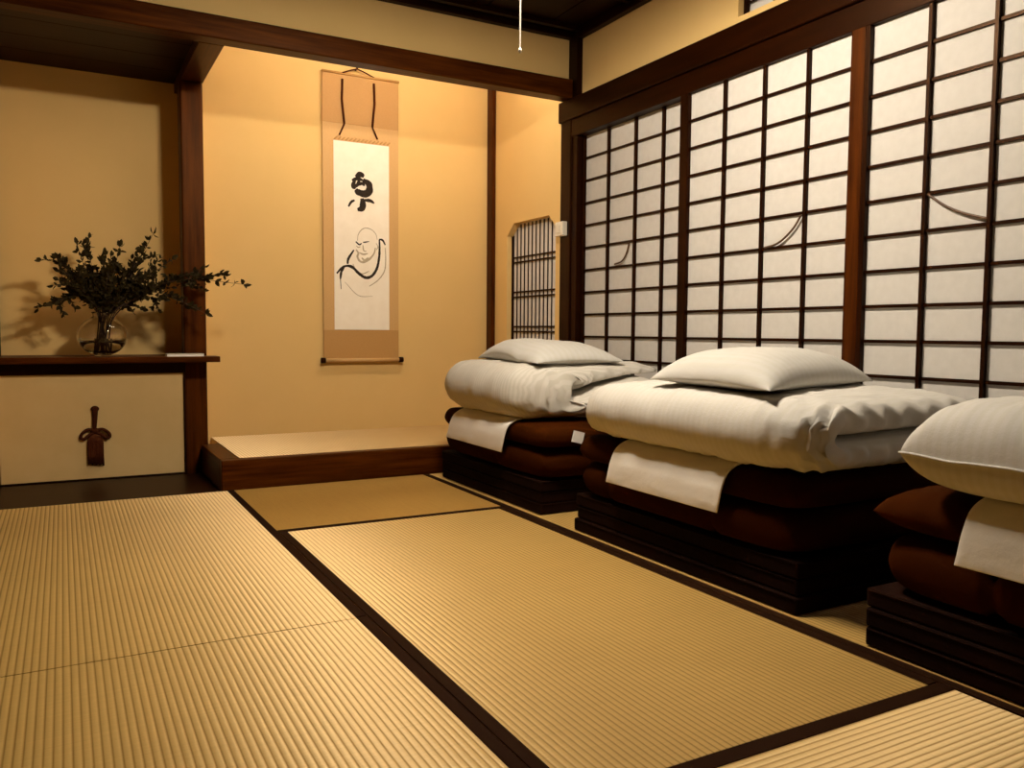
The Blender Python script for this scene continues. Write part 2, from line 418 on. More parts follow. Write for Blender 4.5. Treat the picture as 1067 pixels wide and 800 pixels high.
# cord tassel door pull
X0, Y0 = .128, 4.379
bm = B()
def knot(P, r, s=7): tube(bm, catmull(P, 6), r, s)
knot([(X0 - .004, Y0, .215), (X0 - .002, Y0 - .003, .26), (X0, Y0 - .002, .30), (X0 + .001, Y0, .338)], lambda q: .008 + .006 * q)
bmesh.ops.create_uvsphere(bm, u_segments=12, v_segments=8, radius=.0185, matrix=Matrix.Translation((X0 + .001, Y0 - .002, .338)) @ Matrix.Diagonal((1, .6, .8, 1)))
bmesh.ops.create_uvsphere(bm, u_segments=12, v_segments=8, radius=.022, matrix=Matrix.Translation((X0, Y0 - .003, .232)) @ Matrix.Diagonal((1, .55, .7, 1)))
obj('tassel_cord', bm, M_cord, dr, smooth=True)['label'] = 'dark brown tassel door pull'
for sgn in (-1, 1):
    bm = B()
    P = [(X0, Y0 - .004, .234), (X0 + sgn * .030, Y0 - .006, .240), (X0 + sgn * .054, Y0 - .005, .224), (X0 + sgn * .062, Y0 - .004, .203), (X0 + sgn * .047, Y0 - .006, .197), (X0 + sgn * .028, Y0 - .006, .213), (X0, Y0 - .004, .228)]
    tube(bm, catmull(P, 6), .0078, 7)
    obj('bow_loop', bm, M_cord, dr, smooth=True)
bm = B()
for k in range(13):
    q = (k - 6) / 6
    xx = X0 + q * .031
    tube(bm, [(X0 + q * .019, Y0 - .004, .222), (xx, Y0 - .006 - .003 * (1 - q * q), .18), (xx + random.uniform(-.001, .001), Y0 - .006, .12), (xx + .001, Y0 - .005, .068 + .004 * (k % 3) - .004 * q)], .0046, 6)
obj('fringe', bm, M_cord, dr, smooth=True)

# ------------------------------------------------------------------ booklet on the shelf
t = thing('booklet', (.53, 4.345, .587), 'small white booklet lying on the dark shelf beside the alcove post', 'booklet')
obj('page_block', bx(.446, .614, 4.298, 4.395, .5885, .598), M_linen, t)
bm = B(); box(bm, .444, .616, 4.296, 4.396, .5872, .5885); box(bm, .444, .616, 4.296, 4.396, .598, .5995)
obj('cover', bm, M_plastic, t)

# ------------------------------------------------------------------ white switch box on the corner post
t = thing('wall_switch', (2.388, 3.80, 1.233), 'small white plastic box fixed on the dark corner post beside the lattice window', 'switch')
obj('housing', bx(2.362, 2.3925, 3.762, 3.84, 1.235, 1.312), M_plastic, t, bevel=.004)
obj('button', bx(2.357, 2.362, 3.785, 3.817, 1.252, 1.295), M_plastic, t, bevel=.002)

# ------------------------------------------------------------------ hanging scroll
SY = 4.682
t = thing('hanging_scroll', (1.555, SY, .53), 'tall hanging scroll with black brush calligraphy above an ink drawing of a bald bearded figure', 'scroll')
obj('silk_mounting', bx(1.325, 1.782, SY, SY + .003, .545, 2.185), M_silk, t)
obj('brown_silk_band', bx(1.3255, 1.7815, SY - .0014, SY - .0002, .552, .722), M_silk_d, t)
obj('upper_silk_band', bx(1.3255, 1.7815, SY - .0014, SY - .0002, 1.905, 2.175), M_silk_d, t)
sheet = obj('paper_sheet', bx(1.388, 1.722, SY - .0035, SY - .0006, .724, 1.806), M_scrollpaper, t)
# little zigzag binding along the sheet's top
bm = B()
for k in range(15):
    x = 1.392 + k * .0228
    tube(bm, [(x, SY - .004, 1.812), (x + .017, SY - .006, 1.826 + .002 * (k % 2))], .0042, 5)
obj('top_binding', bm, M_silk_d, t)
obj('top_rod', tube(B(), [(1.322, SY - .003, 2.186), (1.785, SY - .003, 2.186)], .0075, 8), M_silk_d, t, smooth=True)
rod = obj('roller', tube(B(), [(1.322, SY - .009, .546), (1.786, SY - .009, .546)], .0125, 12), M_silk, t, smooth=True)
for a, b_ in ((1.306, 1.330), (1.780, 1.806)):
    obj('roller_end', tube(B(), [(a, SY - .009, .546), (b_, SY - .009, .546)], .0165, 14), W['d', 0], rod, smooth=True)
obj('hanging_cord', tube(B(), [(1.436, SY - .006, 2.186), (1.470, SY - .010, 2.200), (1.527, SY - .012, 2.222), (1.585, SY - .010, 2.205), (1.636, SY - .006, 2.186)], .0042, 6), M_cord, t, smooth=True)
obj('wall_peg', tube(B(), [(1.527, YB, 2.222), (1.527, SY - .022, 2.226)], .005, 8), M_cord, t)
for xa, dx in ((1.442, -.004), (1.630, .006)):
    bm = B()
    sg = -1 if dx < 0 else 1
    tube(bm, [(xa, SY - .006, 2.155), (xa + .004 * sg, SY - .006, 2.04), (xa - .010 * sg, SY - .006, 1.905)], .0066, 6)
    tube(bm, [(xa - .010 * sg, SY - .006, 1.905), (xa + .020 * sg, SY - .008, 1.838)], .0050, 6)
    obj('wind_ribbon', bm, M_cord, t, smooth=True)
def stroke(bm, pts, w, yoff=.0045, taper=True):
    w = w * 1.3
    P = catmull([(x, SY - yoff, z) for x, z in pts], 6)
    n = len(P); L, R_, Lb, Rb = [], [], [], []
    for i, p in enumerate(P):
        d = (P[min(i + 1, n - 1)] - P[max(i - 1, 0)]); d.y = 0; d.normalize(); nn = Vector((-d.z, 0, d.x))
        q = i / (n - 1)
        ww = w * (.35 + .65 * math.sin(PI * min(1, max(0, .12 + .8 * q))) if taper else 1) * (1 + .22 * noise.noise(Vector((p.x * 60, 0, p.z * 60))))
        L.append(bm.verts.new(p + nn * ww)); R_.append(bm.verts.new(p - nn * ww))
        Lb.append(bm.verts.new(p + nn * ww + Vector((0, .0009, 0)))); Rb.append(bm.verts.new(p - nn * ww + Vector((0, .0009, 0))))
    for i in range(n - 1):
        bm.faces.new((L[i], L[i + 1], R_[i + 1], R_[i])); bm.faces.new((Lb[i], Rb[i], Rb[i + 1], Lb[i + 1]))
        bm.faces.new((L[i], Lb[i], Lb[i + 1], L[i + 1])); bm.faces.new((R_[i], R_[i + 1], Rb[i + 1], Rb[i]))
ST = {
 'top_dot': ([(1.5178, 1.6097), (1.5449, 1.6257), (1.5688, 1.6176)], .013),
 'a': ([(1.4962, 1.5871), (1.5286, 1.6004), (1.561, 1.5931)], .008),
 'b': ([(1.5124, 1.5886), (1.5014, 1.5568), (1.5175, 1.5428)], .010),
 'c': ([(1.5394, 1.6066), (1.5317, 1.5698), (1.5014, 1.5465)], .008),
 'd': ([(1.561, 1.5931), (1.5969, 1.5757), (1.5989, 1.5344), (1.5716, 1.5165), (1.5336, 1.5235), (1.5175, 1.5376)], .0165),
 'e': ([(1.5338, 1.5648), (1.5555, 1.5751), (1.5718, 1.5631)], .007),
 'f': ([(1.4739, 1.4362), (1.4902, 1.4632), (1.5117, 1.4753)], .0058),
 'g': ([(1.5551, 1.4892), (1.5604, 1.4585), (1.5548, 1.4322), (1.5277, 1.4218)], .014),
 'h': ([(1.5614, 1.4802), (1.6042, 1.4797), (1.6295, 1.4672)], .0075)}
bm = B()
for k_, (p, w) in enumerate(ST.values()): stroke(bm, p, w, .0045 + k_ * .00012)
obj('calligraphy', bm, M_ink, sheet)
DRK = [([(1.4023, 1.0488), (1.4344, 1.0832), (1.4666, 1.0949), (1.4988, 1.086), (1.5312, 1.056), (1.5639, 1.0343), (1.5913, 1.0311), (1.6212, 1.0491), (1.6469, 1.0924), (1.6594, 1.1563), (1.6618, 1.2092), (1.6608, 1.2565)], .0066),
 ([(1.6590, 1.2585), (1.6809, 1.2546), (1.6976, 1.227)], .0045), ([(1.4666, 1.1053), (1.4722, 1.1367), (1.5048, 1.1881)], .0056),
 ([(1.4451, 1.0857), (1.4289, 1.0571), (1.4233, 1.0155)], .0056), ([(1.4234, 1.0207), (1.4272, 0.9587)], .0028),
 ([(1.5159, 1.2376), (1.5375, 1.2211), (1.552, 1.230)], .0034), ([(1.5593, 1.2349), (1.5777, 1.2380), (1.5977, 1.2423)], .0030)]
bm = B()
for k_, (p, w) in enumerate(DRK): stroke(bm, p, w, .0046 + k_ * .00012)
fig = obj('ink_figure', bm, M_ink, sheet)
PALE = [([(1.5267, 1.2434), (1.5323, 1.2801), (1.5542, 1.3096), (1.5816, 1.3197), (1.6145, 1.3114), (1.6398, 1.2868), (1.6475, 1.2557)], .0020),
 ([(1.5189, 1.191), (1.5318, 1.1708), (1.5263, 1.1497), (1.5424, 1.1244), (1.5697, 1.1225), (1.6028, 1.143), (1.6283, 1.1758), (1.6362, 1.2078)], .0050),
 ([(1.5593, 1.2192), (1.5646, 1.1882), (1.581, 1.1838)], .0030), ([(1.6976, 1.2111), (1.6996, 1.1371), (1.6915, 1.0731), (1.6522, 1.0186), (1.5966, 0.9797)], .0028),
 ([(1.499, 1.1068), (1.515, 1.0762), (1.553, 1.0517), (1.597, 1.0692)], .0030), ([(1.4499, 1.0009), (1.5305, 0.9252), (1.6185, 0.9223)], .0016),
 ([(1.538, 1.175), (1.562, 1.166), (1.590, 1.172)], .0040), ([(1.520, 1.215), (1.530, 1.205), (1.545, 1.210)], .0022), ([(1.640, 1.235), (1.652, 1.215), (1.642, 1.195)], .0022),
 ([(1.552, 1.145), (1.570, 1.132), (1.592, 1.148)], .0045)]
bm = B()
for k_, (p, w) in enumerate(PALE): stroke(bm, p, w, .0043 + k_ * .00003)
obj('pale_ink_lines', bm, M_ink_l, sheet)['label'] = 'pale grey brush lines of face and robe'

# ------------------------------------------------------------------ glass vase with leafy branches
VX, VY, VZ = .172, 4.465, .5878
t = thing('glass_vase', (VX, VY, VZ), 'round clear glass vase of water holding branches on the dark shelf', 'vase')
R0 = .112
outer = []
for k in range(17):
    a = -PI / 2 + (PI * .80) * k / 16 + .25
    if k == 0: outer.append((.0, VZ)); outer.append((.045, VZ))
    outer.append((R0 * math.cos(a) if a > -PI / 2 else .05, VZ + .098 + .098 * math.sin(a)))
zt_ = outer[-1][1]
outer += [(outer[-1][0] - .001, zt_ + .014), (outer[-1][0] + .006, zt_ + .022)]
inner = [(max(r - .0035, 0), z + (.005 if r < .06 and z < VZ + .03 else 0)) for r, z in outer][::-1]
inner[-1] = (0, VZ + .006)
bm = lathe(B(), outer + [(outer[-1][0] - .002, outer[-1][1] + .002)] + inner, VX, VY, 56)
obj('vase_glass', bm, M_glass, t, smooth=True)
wl = VZ + .085
wp = [(0, VZ + .0065)] + [(r - .0042, z + .002) for r, z in outer[2:] if z < wl - .003] + [(R0 - .006, wl), (0, wl)]
obj('water', lathe(B(), wp, VX, VY, 56), M_water, t, smooth=True)

def leafy(tip, label, nb=6, sag=.03, seed=1, bend=(0, 0), lf=1.0, start=0.38, spread=.10):
    rnd = random.Random(seed)
    a0 = rnd.uniform(0, 2 * PI)
    foot = Vector((VX + .03 * math.cos(a0), VY + .03 * math.sin(a0), VZ + .022))
    rim = Vector((VX + (tip[0] - VX) * .10, VY + (tip[1] - VY) * .15, VZ + .205))
    tipv = Vector(tip)
    mid = rim.lerp(tipv, .5) + Vector((bend[0], 0, bend[1] + sag))
    P = catmull([foot, rim, rim.lerp(tipv, .25) + Vector((bend[0] * .7, 0, bend[1] * .7 + sag * .7)), mid, tipv], 7)
    t = thing('leafy_branch', tuple(foot), label, 'branch', 'leafy branches in the glass vase')
    st = B(); tube(st, P, lambda q: .0032 * (1 - .7 * q), 6)
    lv = B()
    def leaf(p, d, size):
        d = d.normalized(); u = Vector((rnd.uniform(-1, 1), rnd.uniform(-1, 1), rnd.uniform(-.3, 1)))
        s = d.cross(u)
        if s.length < .1: s = d.cross(Vector((0, 1, 0)))
        s.normalize(); nrm = d.cross(s).normalized(); w = size * rnd.uniform(.24, .34)
        top, base, c1, c2 = p + d * size, p, p + d * size * .38, p + d * size * .75
        q = [base, c1 + s * w + nrm * w * .3, c2 + s * w * .7 + nrm * w * .2 - nrm * size * .05, top - nrm * size * .12, c2 - s * w * .7 + nrm * w * .2 - nrm * size * .05, c1 - s * w + nrm * w * .3]
        m1, m2 = c1, c2 - nrm * size * .05
        v = [lv.verts.new(x) for x in q]; a = lv.verts.new(m1); b_ = lv.verts.new(m2)
        lv.faces.new((v[0], v[1], a)); lv.faces.new((v[1], v[2], b_, a)); lv.faces.new((v[2], v[3], b_))
        lv.faces.new((v[0], a, v[5])); lv.faces.new((v[5], a, b_, v[4])); lv.faces.new((v[4], b_, v[3]))
    n = len(P)
    i0 = int(n * start)
    for i in range(i0, n):
        d = (P[min(i + 1, n - 1)] - P[i - 1]).normalized()
        for _ in range(3):
            dd = d * rnd.uniform(.2, .8) + Vector((rnd.uniform(-1, 1), rnd.uniform(-.7, .7), rnd.uniform(-.8, 1)))
            leaf(P[i], dd, rnd.uniform(.023, .038) * lf)
    leaf(P[-1], P[-1] - P[-2], .04 * lf)
    for j in range(nb):
        i = rnd.randint(i0, n - 3); d = (P[i + 1] - P[i]).normalized()
        o = Vector((rnd.uniform(-1, 1), rnd.uniform(-.45, .2), rnd.uniform(-.5, 1))).normalized()
        L = rnd.uniform(.5, 1) * spread
        Q = catmull([P[i], P[i] + (d * .6 + o * .5) * L * .5, P[i] + (d * .6 + o) * L * .9], 4)
        tube(st, Q, lambda q: .0016 * (1 - .5 * q), 5)
        for k in range(2, len(Q)):
            for _ in range(2):
                leaf(Q[k], (Q[k] - Q[k - 1]).normalized() + .9 * Vector((rnd.uniform(-1, 1), rnd.uniform(-.6, .6), rnd.uniform(-.6, 1))), rnd.uniform(.020, .034) * lf)
    for bmx in (st, lv):     # keep clear of the wall behind
        for v in bmx.verts:
            if v.co.y > YB - .012: v.co.y = YB - .012 - (v.co.y - YB) * .02
    obj('stem', st, M_twig, t, smooth=True); obj('leaves', lv, M_leaf, t)
leafy((-.035, 4.42, .840), 'lowest leafy branch of the vase, reaching left', 7, .06, 1, start=.45)
leafy((.005, 4.44, 1.040), 'leafy branch of the vase fanning to the upper left', 8, .03, 2)
leafy((.120, 4.52, 1.125), 'leafy branch rising just left of the vase centre', 8, .0, 3)
leafy((.255, 4.42, 1.115), 'upright leafy branch rising straight from the middle of the vase', 8, .0, 4)
leafy((.408, 4.46, 1.190), 'tallest leafy branch of the vase, left of the wooden post', 9, -.02, 5, start=.35)
leafy((.480, 4.36, 1.060), 'leafy branch of the vase ending against the wooden post', 8, .02, 6, start=.3)
leafy((.800, 4.25, .945), 'longest leafy branch, reaching right across and beyond the wooden post', 11, .10, 7, start=.28, spread=.12)
leafy((.620, 4.27, .800), 'drooping leafy branch whose tip hangs right of the wooden post', 4, .10, 8, start=.55, spread=.07)
leafy((.030, 4.36, .940), 'leafy branch spreading left at mid height of the vase bouquet', 8, .03, 9, start=.4)
leafy((.200, 4.34, .990), 'dense leafy branch leaning forward over the vase rim', 10, .0, 10, start=.3)
leafy((.440, 4.42, .870), 'short leafy branch low on the right side of the vase', 7, .05, 11, start=.35)

leafy((.700, 4.23, .985), 'leafy branch passing before the wooden post at mid height', 10, .06, 14, start=.45, spread=.10)
leafy((.075, 4.48, 1.120), 'leafy branch at the upper left corner of the vase bouquet', 9, -.01, 15, start=.35)
leafy((.190, 4.46, 1.075), 'leafy branch just left of the bouquet middle, behind the leaning one', 9, -.01, 16, start=.3)
leafy((.345, 4.42, 1.090), 'straight leafy branch between the middle and the tallest of the bouquet', 9, -.01, 17, start=.3)
leafy((.340, 4.50, 1.000), 'leafy branch filling the middle right of the vase bouquet', 9, .02, 12, start=.3)
leafy((.070, 4.50, .900), 'short leafy branch low on the left of the vase bouquet', 8, .03, 13, start=.35)
# ------------------------------------------------------------------ soft goods
def axis_s(i, n):
    return math.sin(PI / 2 * (-1 + 2 * i / n))
def puff(corners, zc, ht, hb, nx=64, ny=90, a=6, b=.5, seed=0, lump=.006, crease=.004, freq=7, waist=.0, sag=None, flat=True, seam=True, corner_pull=0.0, creases=(), rnd=0.0, grooves=(), piping=0):
    """a stuffed cloth slab: four plan corners (x,y), seam height zc, swell above / below"""
    A, Bc, Cc, D = [Vector((*c, 0)) for c in corners]     # u:-1 side A->B ... A(-1,-1) B(-1,1) C(1,1) D(1,-1)
    bm = B(); top, bot = {}, {}
    for i in range(nx + 1):
        for j in range(ny + 1):
            u, w = axis_s(i, nx), axis_s(j, ny)
            pu = u * (1 - waist * (1 - w * w)) * (1 - 0.0)
            pw = w * (1 - waist * (1 - u * u))
            pu *= 1 - rnd * abs(w) ** 8 * .35; pw *= 1 - rnd * abs(u) ** 8 * .35
            s, r = (pu + 1) / 2, (pw + 1) / 2
            p = A.lerp(Bc, r).lerp(D.lerp(Cc, r), s)
            e = ((1 - abs(u) ** a) * (1 - abs(w) ** a))
            e = max(e, 0) ** b
            edge = i in (0, nx) or j in (0, ny)
            gv = sum(dp * math.exp(-((w - w0 - .02 * math.sin(5 * u)) / .022) ** 2) for w0, dp in grooves)
            e *= 1 - gv
            p.x += gv * .06 * max(0, -u) ** 6
            n1 = fn(p.x * freq + seed, p.y * freq, seed * 1.7, 3)
            n2 = 1 - abs(fn(p.x * freq * 1.1 + 5 + seed, p.y * freq * 2.6, seed * 2.1 + 9, 2)) * 3.2
            # gathers that run in from the edges
            g = math.exp(-(1 - abs(w)) * 9) * math.sin(p.x * 95 + seed * 3 + 2.5 * n1) + math.exp(-(1 - abs(u)) * 9) * math.sin(p.y * 80 + seed + 2.5 * n1)
            zd = sag(u, w) if sag else 0
            cr = 0
            for (cu, cw, ang, depth, wid, ln) in creases:
                du, dw = (u - cu), (w - cw); ca, sa = math.cos(ang), math.sin(ang)
                al, ac = du * ca + dw * sa, -du * sa + dw * ca
                cr += depth * math.exp(-(ac / wid) ** 2) * (1 / (1 + math.exp((abs(al) - ln) * 12)))
            if edge:
                v = bm.verts.new((p.x, p.y, zc + zd + lump * .8 * n1)); top[i, j] = bot[i, j] = v
            else:
                zt_ = ht * e + e * (lump * n1 + crease * max(0, n2) * .5 + crease * .5 * g) - cr * min(1, e * 1.4)
                zb__ = hb * e * (1.0 if not flat else 1.0) + (0 if flat and e > .9 else e * lump * .5 * n1)
                top[i, j] = bm.verts.new((p.x, p.y, zc + zd + lump * .8 * n1 * (1 - e) + zt_))
                bot[i, j] = bm.verts.new((p.x, p.y, zc + zd * (1 - e) + lump * .8 * n1 * (1 - e) - zb__))
    if piping:
        tube(bm, [top[0, j].co + Vector((-piping * .6, 0, 0)) for j in range(ny + 1)], piping, 6)
        tube(bm, [top[i, ny].co + Vector((0, piping * .6, 0)) for i in range(nx + 1)], piping, 6)
    for i in range(nx):
        for j in range(ny):
            bm.faces.new((top[i, j], top[i + 1, j], top[i + 1, j + 1], top[i, j + 1]))
            if i in (0, nx - 1) and j in (0, ny - 1) and len({bot[i, j], bot[i + 1, j], bot[i + 1, j + 1], bot[i, j + 1]} - {top[i, j], top[i + 1, j], top[i + 1, j + 1], top[i, j + 1]}) == 0: continue
            bm.faces.new((bot[i, j], bot[i, j + 1], bot[i + 1, j + 1], bot[i + 1, j]))
    return bm

def folded_duvet(x_front, x_back, y0, y1, z0, z1, seed=0, nl=110, nv=96, open_=0.0, gap_end=-1, ruffle=1.0, lump=.007, top_short=0.0, plan_round=.05, end_pow=.42, m0=.5, m1=.5, dome=.0, endexp=11):
    """a duvet folded over once: the fold faces -X, the open layers show at the low-Y end"""
    H = z1 - z0; t = H / 2
    Lst = (x_back - x_front - H / 2); arc = PI * t / 2; tot = 2 * Lst + arc
    bm = B(); out, inn = {}, {}
    for i in range(nl + 1):
        s = i / nl * tot
        bk = max(0, (x_back - s if s < Lst else x_front + H / 2 + (s - Lst - arc)) - x_front - H / 2) / Lst if (s < Lst or s > Lst + arc) else 0
        mm = m0 + (m1 - m0) * min(1, bk * 1.3) + (.5 - m0) * max(0, 1 - bk * 6)
        if s < Lst: c = Vector((x_back - s, 0, z0 + H * mm / 2)); nrm = Vector((0, 0, -1)); kind = -1
        elif s < Lst + arc:
            th = (s - Lst) / arc * PI
            c = Vector((x_front + H / 2 - t / 2 * math.sin(th), 0, z0 + H / 2 - t / 2 * math.cos(th))); nrm = Vector((-math.sin(th), 0, -math.cos(th))); kind = 0
        else: c = Vector((x_front + H / 2 + (s - Lst - arc), 0, z0 + H * (1 + mm) / 2)); nrm = Vector((0, 0, 1)); kind = 1
        th_ = t if kind == 0 else (H * mm if kind < 0 else H * (1 - mm))
        es = min(1, (max(0, min(s, tot - s)) / .09)) ** .5 if min(s, tot - s) < .09 else 1
        top_amt = max(0, min(1, (s - Lst) / arc))
        back = max(0, (c.x - x_front - H / 2)) / Lst if Lst > 0 else 0
        for j in range(nv + 1):
            v = -axis_s(j, nv)              # +1 = high Y end
            ev = max(0, 1 - abs(v) ** endexp) ** end_pow
            if v > 0: ev *= 1 - .25 * v ** 4
            y = (y0 + y1) / 2 + v * (y1 - y0) / 2
            shrink = plan_round * (1 - max(0, 1 - abs(v) ** 5) ** .6)
            fx = shrink * max(0, 1 - back * 2.2)
            ysh = 0
            if v < 0: ysh = top_short * top_amt * (-v) ** 3 * (.25 + .75 * back)
            n1 = fn(c.x * 6 + seed, y * 6, c.z * 6 + seed, 3)
            n3 = fn(c.x * 16 + seed, y * 9, c.z * 16, 2)
            rid = 1 - min(1, abs(fn(c.x * 7 + 3 + seed, y * 15, c.z * 9 + 4, 2)) * 5)
            end = math.exp(-(1 - abs(v)) * 14)
            # gathers at the open end
            gat = end * math.sin((s * 62 if v < 0 else s * 48) + 3 * n1 + seed) * .006 * ruffle
            dc = math.hypot(s - (Lst + arc * .5), (v + 1) * .5 * (y1 - y0))
            rad = math.sin(math.atan2((v + 1) * .5 * (y1 - y0), s - (Lst + arc * .5)) * 15 + 2 * n1) * .010 * ruffle * math.exp(-dc / .075)
            lift = open_ * top_amt * back * max(0, -v) ** 4
            drop = -.010 * end * (1 if kind == 1 else 0)
            h = th_ / 2 * es * ev
            d = h * (1 - .0) + es * ev * (lump * n1 * 1.2 + .003 * n3 + .0045 * rid * (1 if kind >= 0 else .3) + gat * 1.4) + rad * min(1, ev * 3)
            if kind == -1: d = min(d, h + .001) if back > .0 else d
            dm = dome * (1 - v * v) * top_amt * min(1, back * 4 + .15)
            endc = -(1 - max(0, 1 - max(0, v) ** 6) ** .5) * top_amt * (z1 - z0) * .32
            base = Vector((c.x + fx, y + ysh + gat * .6, c.z + lift + drop + dm + endc))
            if kind == -1 and ev < 1: base.z += (1 - ev) * .0
            if i in (0, nl) or j in (0, nv):
                vv = bm.verts.new(base + nrm * rad * .5); out[i, j] = inn[i, j] = vv
            else:
                out[i, j] = bm.verts.new(base + nrm * d)
                hi = h * .97
                if kind == 0: hi = h * .9
                inn[i, j] = bm.verts.new(base - nrm * hi)
    for i in range(nl):
        for j in range(nv):
            a = (out[i, j], out[i + 1, j], out[i + 1, j + 1], out[i, j + 1]); b_ = (inn[i, j], inn[i, j + 1], inn[i + 1, j + 1], inn[i + 1, j])
            bm.faces.new(a)
            if set(a) != set(b_): bm.faces.new(b_)
    return bm

def slab_stack(name_label, x0, x1, y0, y1, label, seed):
    t = thing('folding_mattress', ((x0 + x1) / 2, (y0 + y1) / 2, .0022), label, 'mattress', 'dark folding mattresses at the bottom of the bedding stacks')
    for k in range(3):
        z0 = .0024 + k * .0445
        r = random.Random(seed + k); dx = r.uniform(-.006, .006)
        bm = B(); box(bm, x0 + dx, x1 + dx, y0 + dx, y1 + r.uniform(-.006, .006), z0, z0 + .0435)
        obj('mattress_panel', bm, M_brown2, t, bevel=.006)
        pp = B()
        zz = z0 + .0435 - .004
        tube(pp, [(x0 + dx - .001, y0 + dx + .01, zz), (x0 + dx - .001, y1 - .01, zz)], .0018, 6)
        tube(pp, [(x0 + dx + .01, y0 + dx - .001, zz), (x1 + dx - .01, y0 + dx - .001, zz)], .0018, 6)
        obj('piping', pp, M_brown2, t, smooth=True)
    return t

def brown_futon(x0, x1, y0, y1, label, seed, zsplit=.262, ztop=.352, crs=(), grv=(), ua=18, ub=.42, ur=.14):
    t = thing('folded_futon', ((x0 + x1) / 2, (y0 + y1) / 2, .137), label, 'futon', 'brown folded futons under the white quilts')
    zb = .137
    lo = puff([(x0 - .006, y0), (x0 - .006, y1), (x1, y1), (x1, y0)], (zb + zsplit) / 2 + .002, (zsplit - zb) / 2 - .002, (zsplit - zb) / 2 + .001, 48, 80, 16, .46, seed, .009, .005, 6, waist=-.012, creases=crs, rnd=.16, grooves=grv)
    obj('lower_fold', lo, M_brown, t, smooth=True)
    zm = zsplit + (ztop - zsplit) * .42
    up = puff([(x0 - .010, y0 - .012), (x0 - .010, y1 + .008), (x1, y1), (x1, y0)], zm, ztop - zm, zm - zsplit, 48, 80, ua, ub, seed + 3, .006, .005, 6, waist=-.008, rnd=ur)
    obj('upper_fold', up, M_brown, t, smooth=True)
    return t

def linen(path, ya0, yb0, ya1, yb1, label, seed):
    """folded white sheet lying on the futon and hanging over its front; y edges shift from the top end to the bottom end"""
    P = catmull([(x, 0, z) for x, z in path], 8); n = len(P)
    t_ = .006; m = 36; top, bot = {}, {}
    bm = B()
    for i, p in enumerate(P):
        d = (P[min(i + 1, n - 1)] - P[max(i - 1, 0)]).normalized(); nr = Vector((d.z, 0, -d.x))
        if nr.z < 0 and i < 3: nr = -nr
        nr = Vector((-abs(d.z), 0, abs(d.x)))
        q = i / (n - 1)
        a, b_ = ya0 + (ya1 - ya0) * q, yb0 + (yb1 - yb0) * q
        for j in range(m + 1):
            y = a + (b_ - a) * j / m
            w = .0022 * fn(y * 9 + seed, q * 4, seed, 2)
            base = Vector((p.x, y, p.z)) + nr * w
            top[i, j] = bm.verts.new(base + nr * t_); bot[i, j] = bm.verts.new(base)
    for i in range(n - 1):
        for j in range(m):
            bm.faces.new((top[i, j], top[i + 1, j], top[i + 1, j + 1], top[i, j + 1])); bm.faces.new((bot[i, j], bot[i, j + 1], bot[i + 1, j + 1], bot[i + 1, j]))
        bm.faces.new((top[i, 0], bot[i, 0], bot[i + 1, 0], top[i + 1, 0])); bm.faces.new((top[i, m], top[i + 1, m], bot[i + 1, m], bot[i, m]))
    for j in range(m):
        bm.faces.new((top[0, j], top[0, j + 1], bot[0, j + 1], bot[0, j])); bm.faces.new((top[n - 1, j], bot[n - 1, j], bot[n - 1, j + 1], top[n - 1, j + 1]))
    o = obj('folded_sheet', bm, M_linen, None, smooth=True, bevel=.002)
    return tag(o, label, 'bed sheet', 'white folded sheets hanging over the brown futons')

# far stack (1), middle stack (2), near stack (3)
slab_stack('', 1.630, 2.33, 2.735, 3.685, 'dark folding mattress at the bottom of the far bedding stack by the alcove', 11)
slab_stack('', 1.625, 2.33, 1.450, 2.480, 'dark folding mattress at the bottom of the middle bedding stack', 21)
slab_stack('', 1.620, 2.33, .270, 1.242, 'dark folding mattress at the bottom of the nearest bedding stack, cut by the photo edge', 31)
f1 = brown_futon(1.625, 2.30, 2.700, 3.680, 'brown folded futon in the far bedding stack by the alcove', 1.3, grv=((-.2, .25),))
f2 = brown_futon(1.620, 2.30, 1.455, 2.475, 'brown folded futon in the middle bedding stack', 4.1, grv=((-.42, .35), (.62, .22)), crs=((-.9, -.42, 0.0, .028, .035, .5), (-.9, .55, 0.0, .015, .03, .5)))
f3 = brown_futon(1.622, 2.30, .280, 1.225, 'brown folded futon in the nearest bedding stack, cut by the photo edge', 8.2, zsplit=.275, ztop=.378, grv=((.42, .30), (.0, .15)), ua=10, ub=.5, ur=.03, crs=((-.9, .45, 0.0, .03, .035, .6),))
bm = bx(1.745, 1.795, 2.684, 2.689, .285, .330)
bmesh.ops.rotate(bm, verts=bm.verts, cent=(1.77, 2.687, .31), matrix=Matrix.Rotation(.25, 3, 'Y'))
obj('white_tag', bm, M_linen, f1)['label'] = 'small white cloth tag'
PTH = [(1.95, .358), (1.80, .361), (1.70, .362), (1.642, .357), (1.606, .334), (1.592, .294), (1.589, .250), (1.590, .220)]
linen(PTH, 2.90, 3.40, 2.985, 3.54, 'white folded sheet hanging over the futon of the far bedding stack', 1)
linen(PTH, 1.650, 2.165, 1.705, 2.235, 'white folded sheet hanging over the futon of the middle bedding stack', 2)
linen([(x, z + .030) for x, z in PTH], .44, .965, .46, 1.012, 'white folded sheet hanging over the futon of the nearest bedding stack', 3)

